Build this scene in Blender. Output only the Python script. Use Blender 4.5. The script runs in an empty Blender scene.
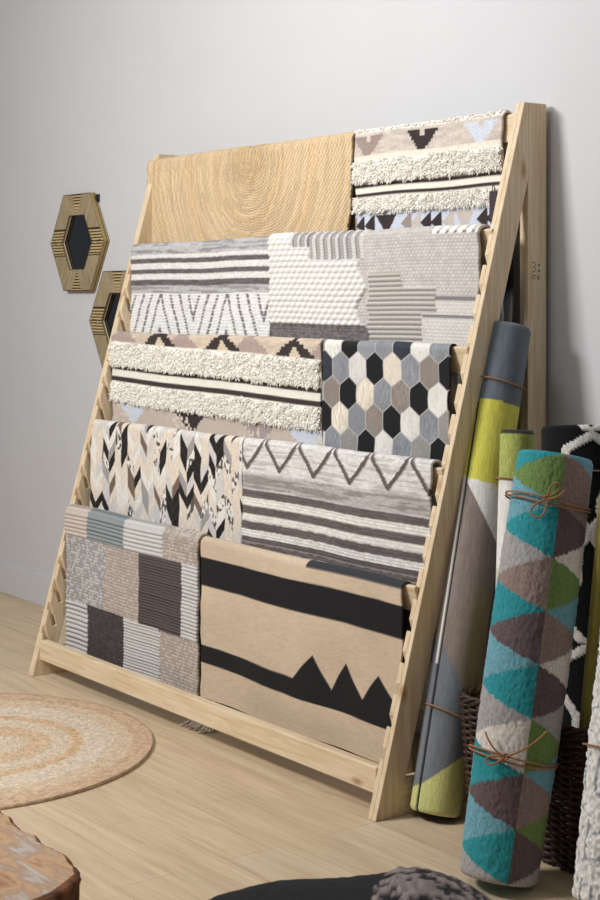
import bpy, math, random
import numpy as np
from mathutils import Vector, Matrix

# ------------------------------------------------------------------ scene, camera, light
scene = bpy.context.scene
COL = scene.collection

cam_d = bpy.data.cameras.new('camera')
cam_d.sensor_fit = 'AUTO'
cam_d.sensor_width = 36.0
cam_d.lens = 1573.764 * 36.0 / 900.0
cam_d.shift_y = -136.07 / 900.0
cam_d.clip_start = 0.05
cam = bpy.data.objects.new('camera', cam_d)
COL.objects.link(cam)
YAW, PITCH = 0.9362, 0.0094
_r = Vector((math.cos(YAW), math.sin(YAW), 0))
_f = Vector((-math.sin(YAW) * math.cos(PITCH), math.cos(YAW) * math.cos(PITCH), -math.sin(PITCH)))
_u = _r.cross(_f)
cam.matrix_world = Matrix(((_r.x, _u.x, -_f.x, 3.6486), (_r.y, _u.y, -_f.y, -2.9668),
                           (_r.z, _u.z, -_f.z, 1.5661), (0, 0, 0, 1)))
cam_d.dof.use_dof = True
cam_d.dof.focus_distance = 4.9
cam_d.dof.aperture_fstop = 8.0
scene.camera = cam

world = bpy.data.worlds.new('world')
scene.world = world
world.use_nodes = True
bg = world.node_tree.nodes['Background']
bg.inputs[0].default_value = (0.97, 0.975, 1.0, 1)
bg.inputs[1].default_value = 0.18


def area(name, loc, target, sx, sy, power, color=(1, 1, 1)):
    d = bpy.data.lights.new(name, 'AREA')
    d.shape = 'RECTANGLE'
    d.size, d.size_y = sx, sy
    d.energy = power
    d.color = color
    o = bpy.data.objects.new(name, d)
    COL.objects.link(o)
    o.location = loc
    o.rotation_euler = (Vector(target) - Vector(loc)).to_track_quat('-Z', 'Y').to_euler()
    return o


area('ceiling_light_key', (-1.5, -3.1, 3.4), (-1.0, 0.4, 1.0), 1.1, 0.8, 162, (1.0, 0.985, 0.965))
area('wall_fill_light', (-0.3, -0.9, 3.7), (0.1, 0.735, 1.2), 1.4, 0.5, 20, (0.97, 0.985, 1.0))  # added fill lamp, lifts the rack's shadow on the right of the wall

vs = scene.view_settings
vs.view_transform = 'Standard'
vs.look = 'None'
vs.exposure = 0.0
vs.gamma = 1.0
vs.use_curve_mapping = False

rng = np.random.default_rng(7)


# ------------------------------------------------------------------ colour and noise helpers
def lin(c):
    c = np.asarray(c, float) / 255.0
    return np.where(c <= 0.04045, c / 12.92, ((c + 0.055) / 1.055) ** 2.4)


def L4(*c):
    return tuple(lin(c)) + (1.0,)


def hsh(a, b=0, s=0):
    a = np.asarray(a).astype(np.int64); b = np.asarray(b).astype(np.int64)
    h = (a * 374761393 + b * 668265263 + s * 2147483647) & 0xFFFFFFFF
    h = ((h ^ (h >> 13)) * 1274126177) & 0xFFFFFFFF
    h = h ^ (h >> 16)
    return (h & 0xFFFFFF) / float(0x1000000)


def vn(x, y, s=0):
    x = np.asarray(x, float); y = np.asarray(y, float)
    xi, yi = np.floor(x), np.floor(y)
    fx, fy = x - xi, y - yi
    fx = fx * fx * (3 - 2 * fx); fy = fy * fy * (3 - 2 * fy)
    a = hsh(xi, yi, s); b = hsh(xi + 1, yi, s); c = hsh(xi, yi + 1, s); d = hsh(xi + 1, yi + 1, s)
    return (a * (1 - fx) + b * fx) * (1 - fy) + (c * (1 - fx) + d * fx) * fy


def ss(a, b, x):
    t = np.clip((x - a) / (b - a + 1e-12), 0, 1)
    return t * t * (3 - 2 * t)


def bnd(v, a, b, w=0.0045):
    return ss(a - w / 2, a + w / 2, v) * (1 - ss(b - w / 2, b + w / 2, v))


class Paint:
    """colour + height field on a (u, v) grid"""
    def __init__(self, u, v, base):
        self.u, self.v = u, v
        self.c = np.ones(u.shape + (3,)) * np.asarray(base, float)
        self.h = np.zeros(u.shape)

    def put(self, mask, col):
        m = np.clip(np.asarray(mask, float), 0, 1)[..., None]
        self.c = self.c * (1 - m) + m * np.asarray(col, float)

    def mul(self, f):
        self.c = self.c * f[..., None]

    def hset(self, mask, h):
        self.h = np.where(mask, h, self.h)

    def out(self):
        return lin(np.clip(self.c, 0, 255)), self.h


# ------------------------------------------------------------------ materials
def new_mat(name):
    m = bpy.data.materials.new(name)
    m.use_nodes = True
    nt = m.node_tree
    return m, nt, nt.nodes['Principled BSDF']


def N(nt, typ, **kw):
    n = nt.nodes.new(typ)
    for k, v in kw.items():
        setattr(n, k, v)
    return n


def textile(name, rough=0.95, scale=900, amount=0.25, bump=0.25, sheen=0.05):
    m, nt, b = new_mat(name)
    at = N(nt, 'ShaderNodeAttribute', attribute_name='Col')
    tc = N(nt, 'ShaderNodeTexCoord')
    nz = N(nt, 'ShaderNodeTexNoise'); nz.inputs['Scale'].default_value = scale * 0.4
    nz.inputs['Detail'].default_value = 3
    nt.links.new(tc.outputs['Object'], nz.inputs['Vector'])
    mr = N(nt, 'ShaderNodeMapRange')
    mr.inputs[1].default_value = 0.3; mr.inputs[2].default_value = 0.7
    mr.inputs[3].default_value = 1 - amount; mr.inputs[4].default_value = 1 + amount
    nt.links.new(nz.outputs['Fac'], mr.inputs[0])
    mx = N(nt, 'ShaderNodeVectorMath', operation='SCALE')
    nt.links.new(at.outputs['Color'], mx.inputs[0]); nt.links.new(mr.outputs[0], mx.inputs['Scale'])
    nt.links.new(mx.outputs[0], b.inputs['Base Color'])
    b.inputs['Roughness'].default_value = rough
    b.inputs['Specular IOR Level'].default_value = 0.15
    b.inputs['Sheen Weight'].default_value = sheen
    b.inputs['Sheen Roughness'].default_value = 0.6
    bp = N(nt, 'ShaderNodeBump'); bp.inputs['Strength'].default_value = bump
    bp.inputs['Distance'].default_value = 0.004
    nt.links.new(nz.outputs['Fac'], bp.inputs['Height']); nt.links.new(bp.outputs[0], b.inputs['Normal'])
    return m


def plain(name, rgb, rough=0.6, spec=0.3, metal=0.0, noise=0.0, scale=40):
    m, nt, b = new_mat(name)
    b.inputs['Roughness'].default_value = rough
    b.inputs['Specular IOR Level'].default_value = spec
    b.inputs['Metallic'].default_value = metal
    if noise:
        tc = N(nt, 'ShaderNodeTexCoord')
        nz = N(nt, 'ShaderNodeTexNoise'); nz.inputs['Scale'].default_value = scale
        nz.inputs['Detail'].default_value = 5
        nt.links.new(tc.outputs['Object'], nz.inputs['Vector'])
        cr = N(nt, 'ShaderNodeValToRGB')
        c = lin(rgb)
        cr.color_ramp.elements[0].position = 0.3; cr.color_ramp.elements[1].position = 0.7
        cr.color_ramp.elements[0].color = tuple(c * (1 - noise)) + (1,)
        cr.color_ramp.elements[1].color = tuple(np.minimum(c * (1 + noise), 1)) + (1,)
        nt.links.new(nz.outputs['Fac'], cr.inputs[0]); nt.links.new(cr.outputs[0], b.inputs['Base Color'])
    else:
        b.inputs['Base Color'].default_value = L4(*rgb)
    return m


def pine(name, stretch, light=(226, 208, 178), dark=(208, 182, 146)):
    """pale pine; 'stretch' scales object coords so that grain runs along the small axis"""
    m, nt, b = new_mat(name)
    tc = N(nt, 'ShaderNodeTexCoord'); mp = N(nt, 'ShaderNodeMapping')
    mp.inputs['Scale'].default_value = stretch
    nt.links.new(tc.outputs['Object'], mp.inputs[0])
    nz = N(nt, 'ShaderNodeTexNoise'); nz.inputs['Scale'].default_value = 1.0
    nz.inputs['Detail'].default_value = 6; nz.inputs['Distortion'].default_value = 1.2
    nt.links.new(mp.outputs[0], nz.inputs['Vector'])
    cr = N(nt, 'ShaderNodeValToRGB')
    cr.color_ramp.elements[0].position = 0.32; cr.color_ramp.elements[0].color = L4(*dark)
    cr.color_ramp.elements[1].position = 0.62; cr.color_ramp.elements[1].color = L4(*light)
    nt.links.new(nz.outputs['Fac'], cr.inputs[0])
    # knots
    mp2 = N(nt, 'ShaderNodeMapping')
    mp2.inputs['Scale'].default_value = tuple(3.0 + 4.0 * (s > 20) for s in stretch)
    nt.links.new(tc.outputs['Object'], mp2.inputs[0])
    vo = N(nt, 'ShaderNodeTexVoronoi'); vo.inputs['Scale'].default_value = 1.0
    nt.links.new(mp2.outputs[0], vo.inputs['Vector'])
    kr = N(nt, 'ShaderNodeMapRange'); kr.inputs[1].default_value = 0.035; kr.inputs[2].default_value = 0.12
    kr.inputs[3].default_value = 0.75; kr.inputs[4].default_value = 0.0
    nt.links.new(vo.outputs['Distance'], kr.inputs[0])
    mx = N(nt, 'ShaderNodeMix', data_type='RGBA')
    nt.links.new(kr.outputs[0], mx.inputs['Factor']); nt.links.new(cr.outputs[0], mx.inputs['A'])
    mx.inputs['B'].default_value = L4(150, 98, 55)
    nt.links.new(mx.outputs['Result'], b.inputs['Base Color'])
    b.inputs['Roughness'].default_value = 0.55
    b.inputs['Specular IOR Level'].default_value = 0.3
    bp = N(nt, 'ShaderNodeBump'); bp.inputs['Strength'].default_value = 0.08
    bp.inputs['Distance'].default_value = 0.003
    nt.links.new(nz.outputs['Fac'], bp.inputs['Height']); nt.links.new(bp.outputs[0], b.inputs['Normal'])
    return m


def floor_mat():
    m, nt, b = new_mat('oak_vinyl_floor')
    tc = N(nt, 'ShaderNodeTexCoord')
    br = N(nt, 'ShaderNodeTexBrick')
    br.offset = 0.37; br.squash = 1.0
    br.inputs['Scale'].default_value = 1.0
    br.inputs['Brick Width'].default_value = 1.22; br.inputs['Row Height'].default_value = 0.178
    br.inputs['Mortar Size'].default_value = 0.0012; br.inputs['Mortar Smooth'].default_value = 0.4
    br.inputs['Bias'].default_value = 0.0
    br.inputs['Color1'].default_value = L4(214, 195, 167); br.inputs['Color2'].default_value = L4(208, 187, 157)
    br.inputs['Mortar'].default_value = L4(174, 153, 124)
    nt.links.new(tc.outputs['Object'], br.inputs['Vector'])
    # long grain
    mp = N(nt, 'ShaderNodeMapping'); mp.inputs['Scale'].default_value = (2.2, 38, 1)
    nt.links.new(tc.outputs['Object'], mp.inputs[0])
    nz = N(nt, 'ShaderNodeTexNoise'); nz.inputs['Scale'].default_value = 1.0
    nz.inputs['Detail'].default_value = 8; nz.inputs['Roughness'].default_value = 0.62
    nz.inputs['Distortion'].default_value = 0.8
    nt.links.new(mp.outputs[0], nz.inputs['Vector'])
    cr = N(nt, 'ShaderNodeValToRGB')
    e = cr.color_ramp.elements
    e[0].position = 0.33; e[0].color = (0.70, 0.63, 0.56, 1)
    e[1].position = 0.60; e[1].color = (1.03, 1.02, 1.0, 1)
    nt.links.new(nz.outputs['Fac'], cr.inputs[0])
    mp2 = N(nt, 'ShaderNodeMapping'); mp2.inputs['Scale'].default_value = (1.1, 9, 1)
    nt.links.new(tc.outputs['Object'], mp2.inputs[0])
    nz2 = N(nt, 'ShaderNodeTexNoise'); nz2.inputs['Scale'].default_value = 1.3; nz2.inputs['Detail'].default_value = 4
    nt.links.new(mp2.outputs[0], nz2.inputs['Vector'])
    cr2 = N(nt, 'ShaderNodeValToRGB')
    cr2.color_ramp.elements[0].position = 0.3; cr2.color_ramp.elements[0].color = (0.85, 0.82, 0.78, 1)
    cr2.color_ramp.elements[1].position = 0.7; cr2.color_ramp.elements[1].color = (1.05, 1.05, 1.05, 1)
    nt.links.new(nz2.outputs['Fac'], cr2.inputs[0])
    m1 = N(nt, 'ShaderNodeMix', data_type='RGBA', blend_type='MULTIPLY'); m1.inputs['Factor'].default_value = 0.55
    nt.links.new(br.outputs['Color'], m1.inputs['A']); nt.links.new(cr.outputs[0], m1.inputs['B'])
    m2 = N(nt, 'ShaderNodeMix', data_type='RGBA', blend_type='MULTIPLY'); m2.inputs['Factor'].default_value = 0.8
    nt.links.new(m1.outputs['Result'], m2.inputs['A']); nt.links.new(cr2.outputs[0], m2.inputs['B'])
    nt.links.new(m2.outputs['Result'], b.inputs['Base Color'])
    b.inputs['Roughness'].default_value = 0.5
    b.inputs['Specular IOR Level'].default_value = 0.3
    bp = N(nt, 'ShaderNodeBump'); bp.inputs['Strength'].default_value = 0.06; bp.inputs['Distance'].default_value = 0.002
    nt.links.new(nz.outputs['Fac'], bp.inputs['Height']); nt.links.new(bp.outputs[0], b.inputs['Normal'])
    return m


M_WALL = plain('wall_paint', (202, 202, 204), 0.85, 0.15, noise=0.012, scale=3)
M_BASE = plain('skirting_paint', (205, 205, 208), 0.5, 0.3)
M_FLOOR = floor_mat()
M_WOOL = textile('wool_textile')
M_FLAT = textile('flat_woven_textile', bump=0.12, amount=0.14)
M_JUTE = textile('jute_braid', amount=0.3, bump=0.4)
M_HIDE = textile('cowhide', rough=0.5, scale=350, amount=0.10, bump=0.05, sheen=0.05)
M_SHAG = textile('shag_yarn', amount=0.10, bump=0.1, sheen=0.2)
M_SMOOTH = textile('printed_pile', rough=0.75, scale=500, amount=0.12, bump=0.08, sheen=0.2)
M_INLAY = textile('inlaid_wood', rough=0.45, scale=300, amount=0.12, bump=0.05, sheen=0.0)
M_TWINE = plain('jute_twine', (152, 112, 80), 0.9, 0.1, noise=0.25, scale=350)
M_WICKER = plain('dark_wicker', (60, 42, 33), 0.5, 0.35, noise=0.35, scale=60)
PINE_Z = pine('pine_upright', (46, 46, 3.2))
PINE_X = pine('pine_rail', (3.2, 46, 46))
PINE_Y = pine('pine_base', (46, 3.2, 46))


# ------------------------------------------------------------------ object helpers
def mesh_obj(name, verts, faces, mat, loc=(0, 0, 0), parent=None, col=None, smooth=True, quads=None):
    """world-space verts; loc = origin of the object (or of its parent for a child)"""
    me = bpy.data.meshes.new(name)
    v = np.asarray(verts, float).reshape(-1, 3) - np.asarray(loc, float)
    if quads is not None:
        q = np.asarray(quads, np.int32).reshape(-1, 4)
        me.vertices.add(len(v)); me.vertices.foreach_set('co', v.ravel().astype(np.float32))
        me.loops.add(q.size); me.loops.foreach_set('vertex_index', q.ravel())
        me.polygons.add(len(q))
        me.polygons.foreach_set('loop_start', np.arange(0, q.size, 4, dtype=np.int32))
        me.polygons.foreach_set('loop_total', np.full(len(q), 4, np.int32))
        me.update(calc_edges=True)
    else:
        me.from_pydata([tuple(x) for x in v], [], faces)
    if smooth:
        me.polygons.foreach_set('use_smooth', np.ones(len(me.polygons), bool))
    if col is not None:
        ca = me.color_attributes.new('Col', 'FLOAT_COLOR', 'POINT')
        c4 = np.ones((len(v), 4), np.float32); c4[:, :3] = np.asarray(col).reshape(-1, 3)
        ca.data.foreach_set('color', c4.ravel())
    me.materials.append(mat)
    me.validate()
    o = bpy.data.objects.new(name, me)
    COL.objects.link(o)
    if parent is not None:
        o.parent = parent
    else:
        o.location = loc
    return o


def thing(name, loc):
    o = bpy.data.objects.new(name, None)
    COL.objects.link(o)
    o.location = loc
    o.empty_display_size = 0.05
    return o


def tag(o, label, cat, group=None):
    o['label'] = label; o['category'] = cat
    if group:
        o['group'] = group
    return o


def structure(o):
    o['kind'] = 'structure'
    return o


def grid_quads(nr, nc, closed_c=False, off=0):
    idx = np.arange(nr * nc).reshape(nr, nc) + off
    if closed_c:
        idx = np.concatenate([idx, idx[:, :1]], 1)
    return np.stack([idx[:-1, :-1], idx[:-1, 1:], idx[1:, 1:], idx[1:, :-1]], -1).reshape(-1, 4)


def prism(poly, x0, x1):
    """(y,z) polygon extruded along X -> verts, faces"""
    n = len(poly)
    v = [(x0, a, b) for a, b in poly] + [(x1, a, b) for a, b in poly]
    f = [tuple(range(n)), tuple(range(2 * n - 1, n - 1, -1))]
    f += [(i, i + n, (i + 1) % n + n, (i + 1) % n) for i in range(n)]
    return v, f


def boxv(x0, x1, y0, y1, z0, z1):
    return prism([(y0, z0), (y1, z0), (y1, z1), (y0, z1)], x0, x1)


def join(*parts):
    V, F = [], []
    for v, f in parts:
        o = len(V); V += list(v); F += [tuple(i + o for i in q) for q in f]
    return V, F


def fix_normals(o, bevel=0.0, seg=2):
    import bmesh
    bm = bmesh.new(); bm.from_mesh(o.data)
    bmesh.ops.recalc_face_normals(bm, faces=bm.faces)
    bm.to_mesh(o.data); bm.free()
    if bevel:
        md = o.modifiers.new('bevel', 'BEVEL'); md.width = bevel; md.segments = seg
        md.limit_method = 'ANGLE'; md.angle_limit = math.radians(40)
    return o


def tube_arrays(path, rad, sides=6, closed=False):
    P = np.asarray(path, float); n = len(P)
    if closed:
        T = np.roll(P, -1, 0) - np.roll(P, 1, 0)
    else:
        T = np.gradient(P, axis=0)
    T /= np.linalg.norm(T, axis=1, keepdims=True) + 1e-12
    ref = np.array([0, 0, 1.0])
    if abs(T[:, 2]).mean() > 0.8:
        ref = np.array([0.8, 0.6, 0.0])
    A = np.cross(T, ref); A /= np.linalg.norm(A, axis=1, keepdims=True) + 1e-9
    B = np.cross(A, T)
    r = np.broadcast_to(np.asarray(rad, float), (n,))[:, None, None]
    a = np.linspace(0, 2 * np.pi, sides, endpoint=False)
    V = P[:, None, :] + r * (np.cos(a)[None, :, None] * A[:, None, :] + np.sin(a)[None, :, None] * B[:, None, :])
    idx = np.arange(n * sides).reshape(n, sides)
    if closed:
        idx = np.concatenate([idx, idx[:1]], 0)
    idx = np.concatenate([idx, idx[:, :1]], 1)
    Q = np.stack([idx[:-1, :-1], idx[:-1, 1:], idx[1:, 1:], idx[1:, :-1]], -1).reshape(-1, 4)
    return V.reshape(-1, 3), Q


def multi_tube(paths, rad, sides=6, closed=False):
    V, Q, o = [], [], 0
    for i, pth in enumerate(paths):
        r = rad[i] if isinstance(rad, (list, tuple)) else rad
        v, q = tube_arrays(pth, r, sides, closed)
        V.append(v); Q.append(q + o); o += len(v)
    return np.concatenate(V), np.concatenate(Q)


# ------------------------------------------------------------------ the room
YW = 0.735
o = mesh_obj('floor', *boxv(-7, 4.5, -5.5, 0.735, -0.05, 0.0), M_FLOOR, smooth=False); structure(fix_normals(o))
o = mesh_obj('wall_back', *boxv(-7, 4.5, YW, YW + 0.1, 0.0, 3.9), M_WALL, smooth=False); structure(fix_normals(o))
o = mesh_obj('baseboard_back', *boxv(-7, 4.5, YW - 0.012, YW, 0.0, 0.162), M_BASE, smooth=False)
structure(fix_normals(o, 0.003))

# ------------------------------------------------------------------ the rack
W, H = 2.294, 2.2
K = 0.6151 / 2.2                       # slope of the front legs
T = 0.039                              # leg thickness
POST0, POST1 = 0.632, 0.715
SLOT = 0.09375
A0 = 0.645 - 5 * SLOT                  # lower lip of the first slot
TD = np.array([0.28, -0.96])           # slot direction (down and back)
OPEN = 0.032
RACK = thing('rug_display_rack', (-W / 2, 0.3, 0))
tag(RACK, 'tall pale pine A-frame rack with notched legs, holding ten draped rugs against the wall', 'rack')
RL = tuple(RACK.location)


def child(name, vf, mat, parent=None, loc=None, bevel=0.0, smooth=False):
    o = mesh_obj(name, *vf, mat, loc=RL if loc is None else loc, parent=RACK if parent is None else parent, smooth=smooth)
    return fix_normals(o, bevel)


def slot_pts(a):
    lo = np.array([K * a, a]); up = np.array([K * (a + OPEN), a + OPEN])
    b0 = lo + TD * 0.075
    n = np.array([0.96, 0.28])         # across the slot, towards the back
    w = np.dot(up - lo, n)
    b1 = b0 + n * w
    return lo, b0, b1, up


def leg_poly(slots):
    p = [(0.0, 0.0)]
    if slots:
        for j in range(17):
            a = A0 + j * SLOT - 0.0
            for q in slot_pts(a):
                p.append((min(q[0], POST0 - 0.004), q[1]))
    zc = (POST0 - 0.087) / K
    p += [(K * H, H), (POST0, H), (POST0, zc), (0.087, 0.0)]
    return p


for side, (xo, xi) in enumerate(((-W, -W + T), (0.0, -T))):
    xm = xo + (xi - xo) * 0.49
    vf = join(prism(leg_poly(False), xo, xm), prism(leg_poly(True), xm, xi))
    child('notched_leg', vf, PINE_Z, bevel=0.0025)
    child('rear_post', boxv(min(xo, xi), max(xo, xi), POST0, POST1, 0, H), PINE_Z, bevel=0.003)
    zt = 0.108
    vf = prism([(0.087, 0), (POST0, 0), (POST0, zt), (0.087 + K * zt, zt)], min(xo, xi), max(xo, xi))
    child('base_rail', vf, PINE_Y, bevel=0.002)
# faint ink stamp on the right-hand post
def arc2(cy_, cz_, ry, rz, a0, a1):
    t_ = np.linspace(math.radians(a0), math.radians(a1), 12)
    return np.stack([0 * t_ + 0.0004, cy_ + ry * np.cos(t_), cz_ + rz * np.sin(t_)], -1)
sy, sz = 0.656, 1.668
v_, q_ = multi_tube([arc2(sy, sz + 0.010, 0.008, 0.008, 140, -90), arc2(sy, sz - 0.006, 0.008, 0.008, 90, -140),
                     arc2(sy + 0.001, sz - 0.030, 0.008, 0.006, 0, 300), arc2(sy + 0.024, sz + 0.008, 0.003, 0.003, 0, 360),
                     arc2(sy + 0.024, sz - 0.010, 0.003, 0.003, 0, 360), arc2(sy + 0.022, sz - 0.032, 0.004, 0.006, 90, 400)], 0.0013, 4)
o = mesh_obj('ink_stamp', v_, None, plain('grey_ink', (96, 90, 84), 0.8), loc=RL, parent=RACK, quads=q_)
child('front_crossbar', boxv(-W + T, -T, 0.034, 0.072, 0.066, 0.148), PINE_X, bevel=0.005)

PLT = 0.016                            # plank thickness
BARS = []
for z5 in (2.145, 1.77, 1.395, 1.02, 0.645):
    lo, b0, b1, up = slot_pts(z5)
    foot = (b0 + b1) / 2
    d = -TD
    n = np.array([0.96, 0.28]) * PLT / 2
    top = foot + d * (0.114 if z5 < 0.7 else 0.094)
    if z5 > 2.1:
        foot[0] = min(foot[0], POST0 - 0.02); top[0] = K * 2.165 + 0.004
    child('hanging_plank', prism([foot - n, foot + n, top + n, top - n], -W + T * 0.55, -T * 0.55), PINE_X, bevel=0.004)
    BARS.append((top[0], top[1]))

# ------------------------------------------------------------------ draped rugs
DX = -0.018                            # placing offset along the planks


def drape(name, label, bar, x0, x1, pattern, mat, front=0.8, back=0.75, thick=0.008, du=0.005, dv=0.0036, vis=0.43,
          group='rugs draped on the rack', wave=0.004, seed=0, inset=None, ext=0.0, ztop=0.0):
    """One rug folded over a plank: fine rows where it is seen, coarse rows below."""
    yc, zc = BARS[bar]
    x0, x1 = x0 + DX, x1 + DX
    R = PLT / 2 + 0.008 + thick + ext
    zc = zc - 0.012 + ztop
    nu = int((x1 - x0) / du) + 1
    us = np.linspace(x0, x1, nu)
    arc = R * math.pi
    s = np.concatenate([-np.linspace(back + arc / 2, arc / 2 + 0.001, 16),
                        np.linspace(-arc / 2, arc / 2, 14)[:-1],
                        np.arange(arc / 2, vis, dv),
                        np.linspace(vis, front, max(2, int((front - vis) / 0.03)))])
    U, S = np.meshgrid(us, s)
    Vd = S + (R - arc / 2) * np.sign(S) * (np.abs(S) > arc / 2)     # drop measured from the top of the fold
    Vd = np.where(np.abs(S) <= arc / 2, np.sign(S) * R * (1 - np.cos(S / R)), Vd)
    c, h = pattern(U - DX, Vd, np.where(S < 0, S, Vd))
    ang = np.clip(S / R, -math.pi / 2, math.pi / 2)
    ny, nz = -np.sin(ang), np.cos(ang)
    down = np.clip(np.abs(S) - arc / 2, 0, None)
    f = ss(0, 0.35, down) * wave
    wv = f * (np.sin(U * 9 + seed * 1.7) + 0.5 * np.sin(U * 21 + seed))
    Ui = U.copy()
    if inset is not None:
        xc = (x0 + x1) / 2
        Ui = xc + (U - xc) * inset(Vd)
    Ui = Ui + 0.003 * np.sin(S * 23 + seed) + 0.002 * np.sin(S * 61 + seed * 2)
    sag = -0.006 * np.sin((U - x0) / (x1 - x0) * 3.1416 * 3 + seed) * 0.3

    def surf(rr):
        y = yc + ny * rr + wv
        z = zc + sag + nz * rr - down
        return np.stack([Ui, y, z], -1)
    outer = surf(R + h)
    inner = surf(R - thick)
    nr = len(s)
    V = np.concatenate([outer.reshape(-1, 3), inner.reshape(-1, 3)])
    C = np.concatenate([c.reshape(-1, 3), (c * 0.8).reshape(-1, 3)])
    qa = grid_quads(nr, nu)
    qb = grid_quads(nr, nu, off=nr * nu)[:, ::-1]
    idx = np.arange(nr * nu).reshape(nr, nu)
    loop = np.concatenate([idx[0, :], idx[1:, -1], idx[-1, -2::-1], idx[-2:0:-1, 0]])
    l2 = np.roll(loop, -1); off = nr * nu
    qe = np.stack([loop, loop + off, l2 + off, l2], -1)
    org = ((x0 + x1) / 2, yc, zc)
    o = mesh_obj(name, V, None, mat, loc=org, col=C, quads=np.concatenate([qa, qb, qe])[:, ::-1])
    tag(o, label, 'rug', group)

    def at(u, v, r=0.0):
        """point on the front surface"""
        u = np.asarray(u, float) + DX; v = np.asarray(v, float)
        a = np.arccos(np.clip(1 - v / R, 0, 1))
        a = np.where(v > R, math.pi / 2, a)
        dn = np.clip(v - R, 0, None)
        f = ss(0, 0.35, dn) * wave
        wv = f * (np.sin(u * 9 + seed * 1.7) + 0.5 * np.sin(u * 21 + seed))
        return np.stack([u, yc - np.sin(a) * (R + r) + wv, zc + np.cos(a) * (R + r) - dn], -1)
    return o, at, org


def shag(parent, org, at, u0, u1, vfun0, vfun1, n, seed, length=0.018, mat=M_SHAG, col=(252, 247, 238)):
    """a band of loose yarn tufts, as one part"""
    g = np.random.default_rng(seed)
    u = g.uniform(u0, u1, n)
    t = g.uniform(0, 1, n)
    v = vfun0(u) + (vfun1(u) - vfun0(u)) * t
    p0 = at(u, v)
    Lh = length * g.uniform(0.6, 1.25, n)
    lock = vn(u * 60, v * 60, seed) * 2 * np.pi * 1.6
    dx = 0.75 * np.cos(lock) + g.normal(0, 0.3, n)
    dz = 0.55 * np.sin(lock) - 0.45 + g.normal(0, 0.25, n)
    dy = -g.uniform(0.5, 1.1, n)
    d = np.stack([dx * 0.75, dy, dz], -1); d /= np.linalg.norm(d, axis=1, keepdims=True)
    bend = np.stack([g.normal(0, .35, n), g.uniform(0.05, .5, n), -g.uniform(.15, .7, n)], -1)
    ts = np.array([0, 0.4, 0.75, 1.0])
    rs = np.array([0.0022, 0.0027, 0.0022, 0.0008])
    P = p0[:, None, :] + Lh[:, None, None] * (ts[None, :, None] * d[:, None, :] + (ts ** 2)[None, :, None] * bend[:, None, :] * 0.5)
    a = np.cross(d, np.array([0.3, 0.2, 0.93])); a /= np.linalg.norm(a, axis=1, keepdims=True)
    b = np.cross(d, a)
    sides = 4
    an = np.arange(sides) * 2 * np.pi / sides
    V = P[:, :, None, :] + rs[None, :, None, None] * (np.cos(an)[None, None, :, None] * a[:, None, None, :] + np.sin(an)[None, None, :, None] * b[:, None, None, :])
    base = np.arange(n) * (4 * sides)
    q = []
    for k in range(3):
        for j in range(sides):
            q.append([k * sides + j, k * sides + (j + 1) % sides, (k + 1) * sides + (j + 1) % sides, (k + 1) * sides + j])
    q.append([3 * sides + j for j in range(sides)])
    Q = (base[:, None, None] + np.array(q)[None]).reshape(-1, 4)
    tone = g.uniform(0.90, 1.05, n)
    C = lin(np.clip(np.array(col)[None, :] * tone[:, None], 0, 255))
    C = np.repeat(C[:, None, :], 16, 1).reshape(-1, 3)
    o = mesh_obj('shag_pile', V.reshape(-1, 3), None, mat, loc=org, parent=parent, col=C, quads=Q)
    o['label'] = 'fluffy cream shag band'
    o['kind'] = 'stuff'
    return o


# ---- patterns (u = position along the rack, v = drop below the fold; signed w is negative on the far side)
def pat_jute(u, v, w, uc=-1.50, vc=0.06):
    du_, dv = (u - uc), (w - vc) * 0.92
    r = np.hypot(du_, dv) + 0.004 * (vn(u * 6, w * 6, 3) - .5)
    th = np.arctan2(dv, du_)
    P = Paint(u, v, (212, 186, 149))
    ring = r / 0.0098
    ri = np.floor(ring)
    tone = 0.93 + 0.13 * hsh(ri, np.floor(th * 2.3 + 7 * hsh(ri, 1, 4)), 5)
    big = vn(r * 14, 0 * r, 8)
    P.put((big > 0.6) * 0.18, (216, 172, 120))
    P.put((big < 0.3) * 0.35, (212, 190, 152))
    P.put(ss(0.25, 0.05, r) * 0.35, (176, 152, 116))
    P.mul(tone)
    fr = ring - ri
    braid = np.abs(np.sin(th * r / 0.009 + ri * 1.57 + fr * 2.0))
    P.mul(0.88 + 0.13 * np.sin(fr * np.pi) ** 0.6)
    P.mul(0.86 + 0.2 * braid)
    P.h = 0.0035 * np.sin(fr * np.pi) + 0.0015 * braid
    return P.out()


def stepq(x, q=0.0115):
    return (np.floor(x / q) + 0.5) * q


def aztec_band(P, v, cu, top, hgt, half, col, notch=True, up=False, inner=None):
    uq = np.abs(stepq(P.u - cu)); vq = stepq(v - top)
    t = vq / hgt
    wid = half * (t if up else 1 - t)
    m = (vq >= 0) & (vq <= hgt) & (uq <= wid)
    if notch and not up:
        m &= ~((vq < 0.022) & (uq < 0.018 - vq * 0.6))
    P.put(m, col)
    if inner is not None and up:
        P.put((vq > hgt * 0.45) & (vq <= hgt) & (uq <= half * (t - 0.45) * 0.75), inner)


DK, LB, MV, BG = (58, 50, 49), (203, 209, 220), (156, 139, 132), (198, 187, 177)


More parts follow.
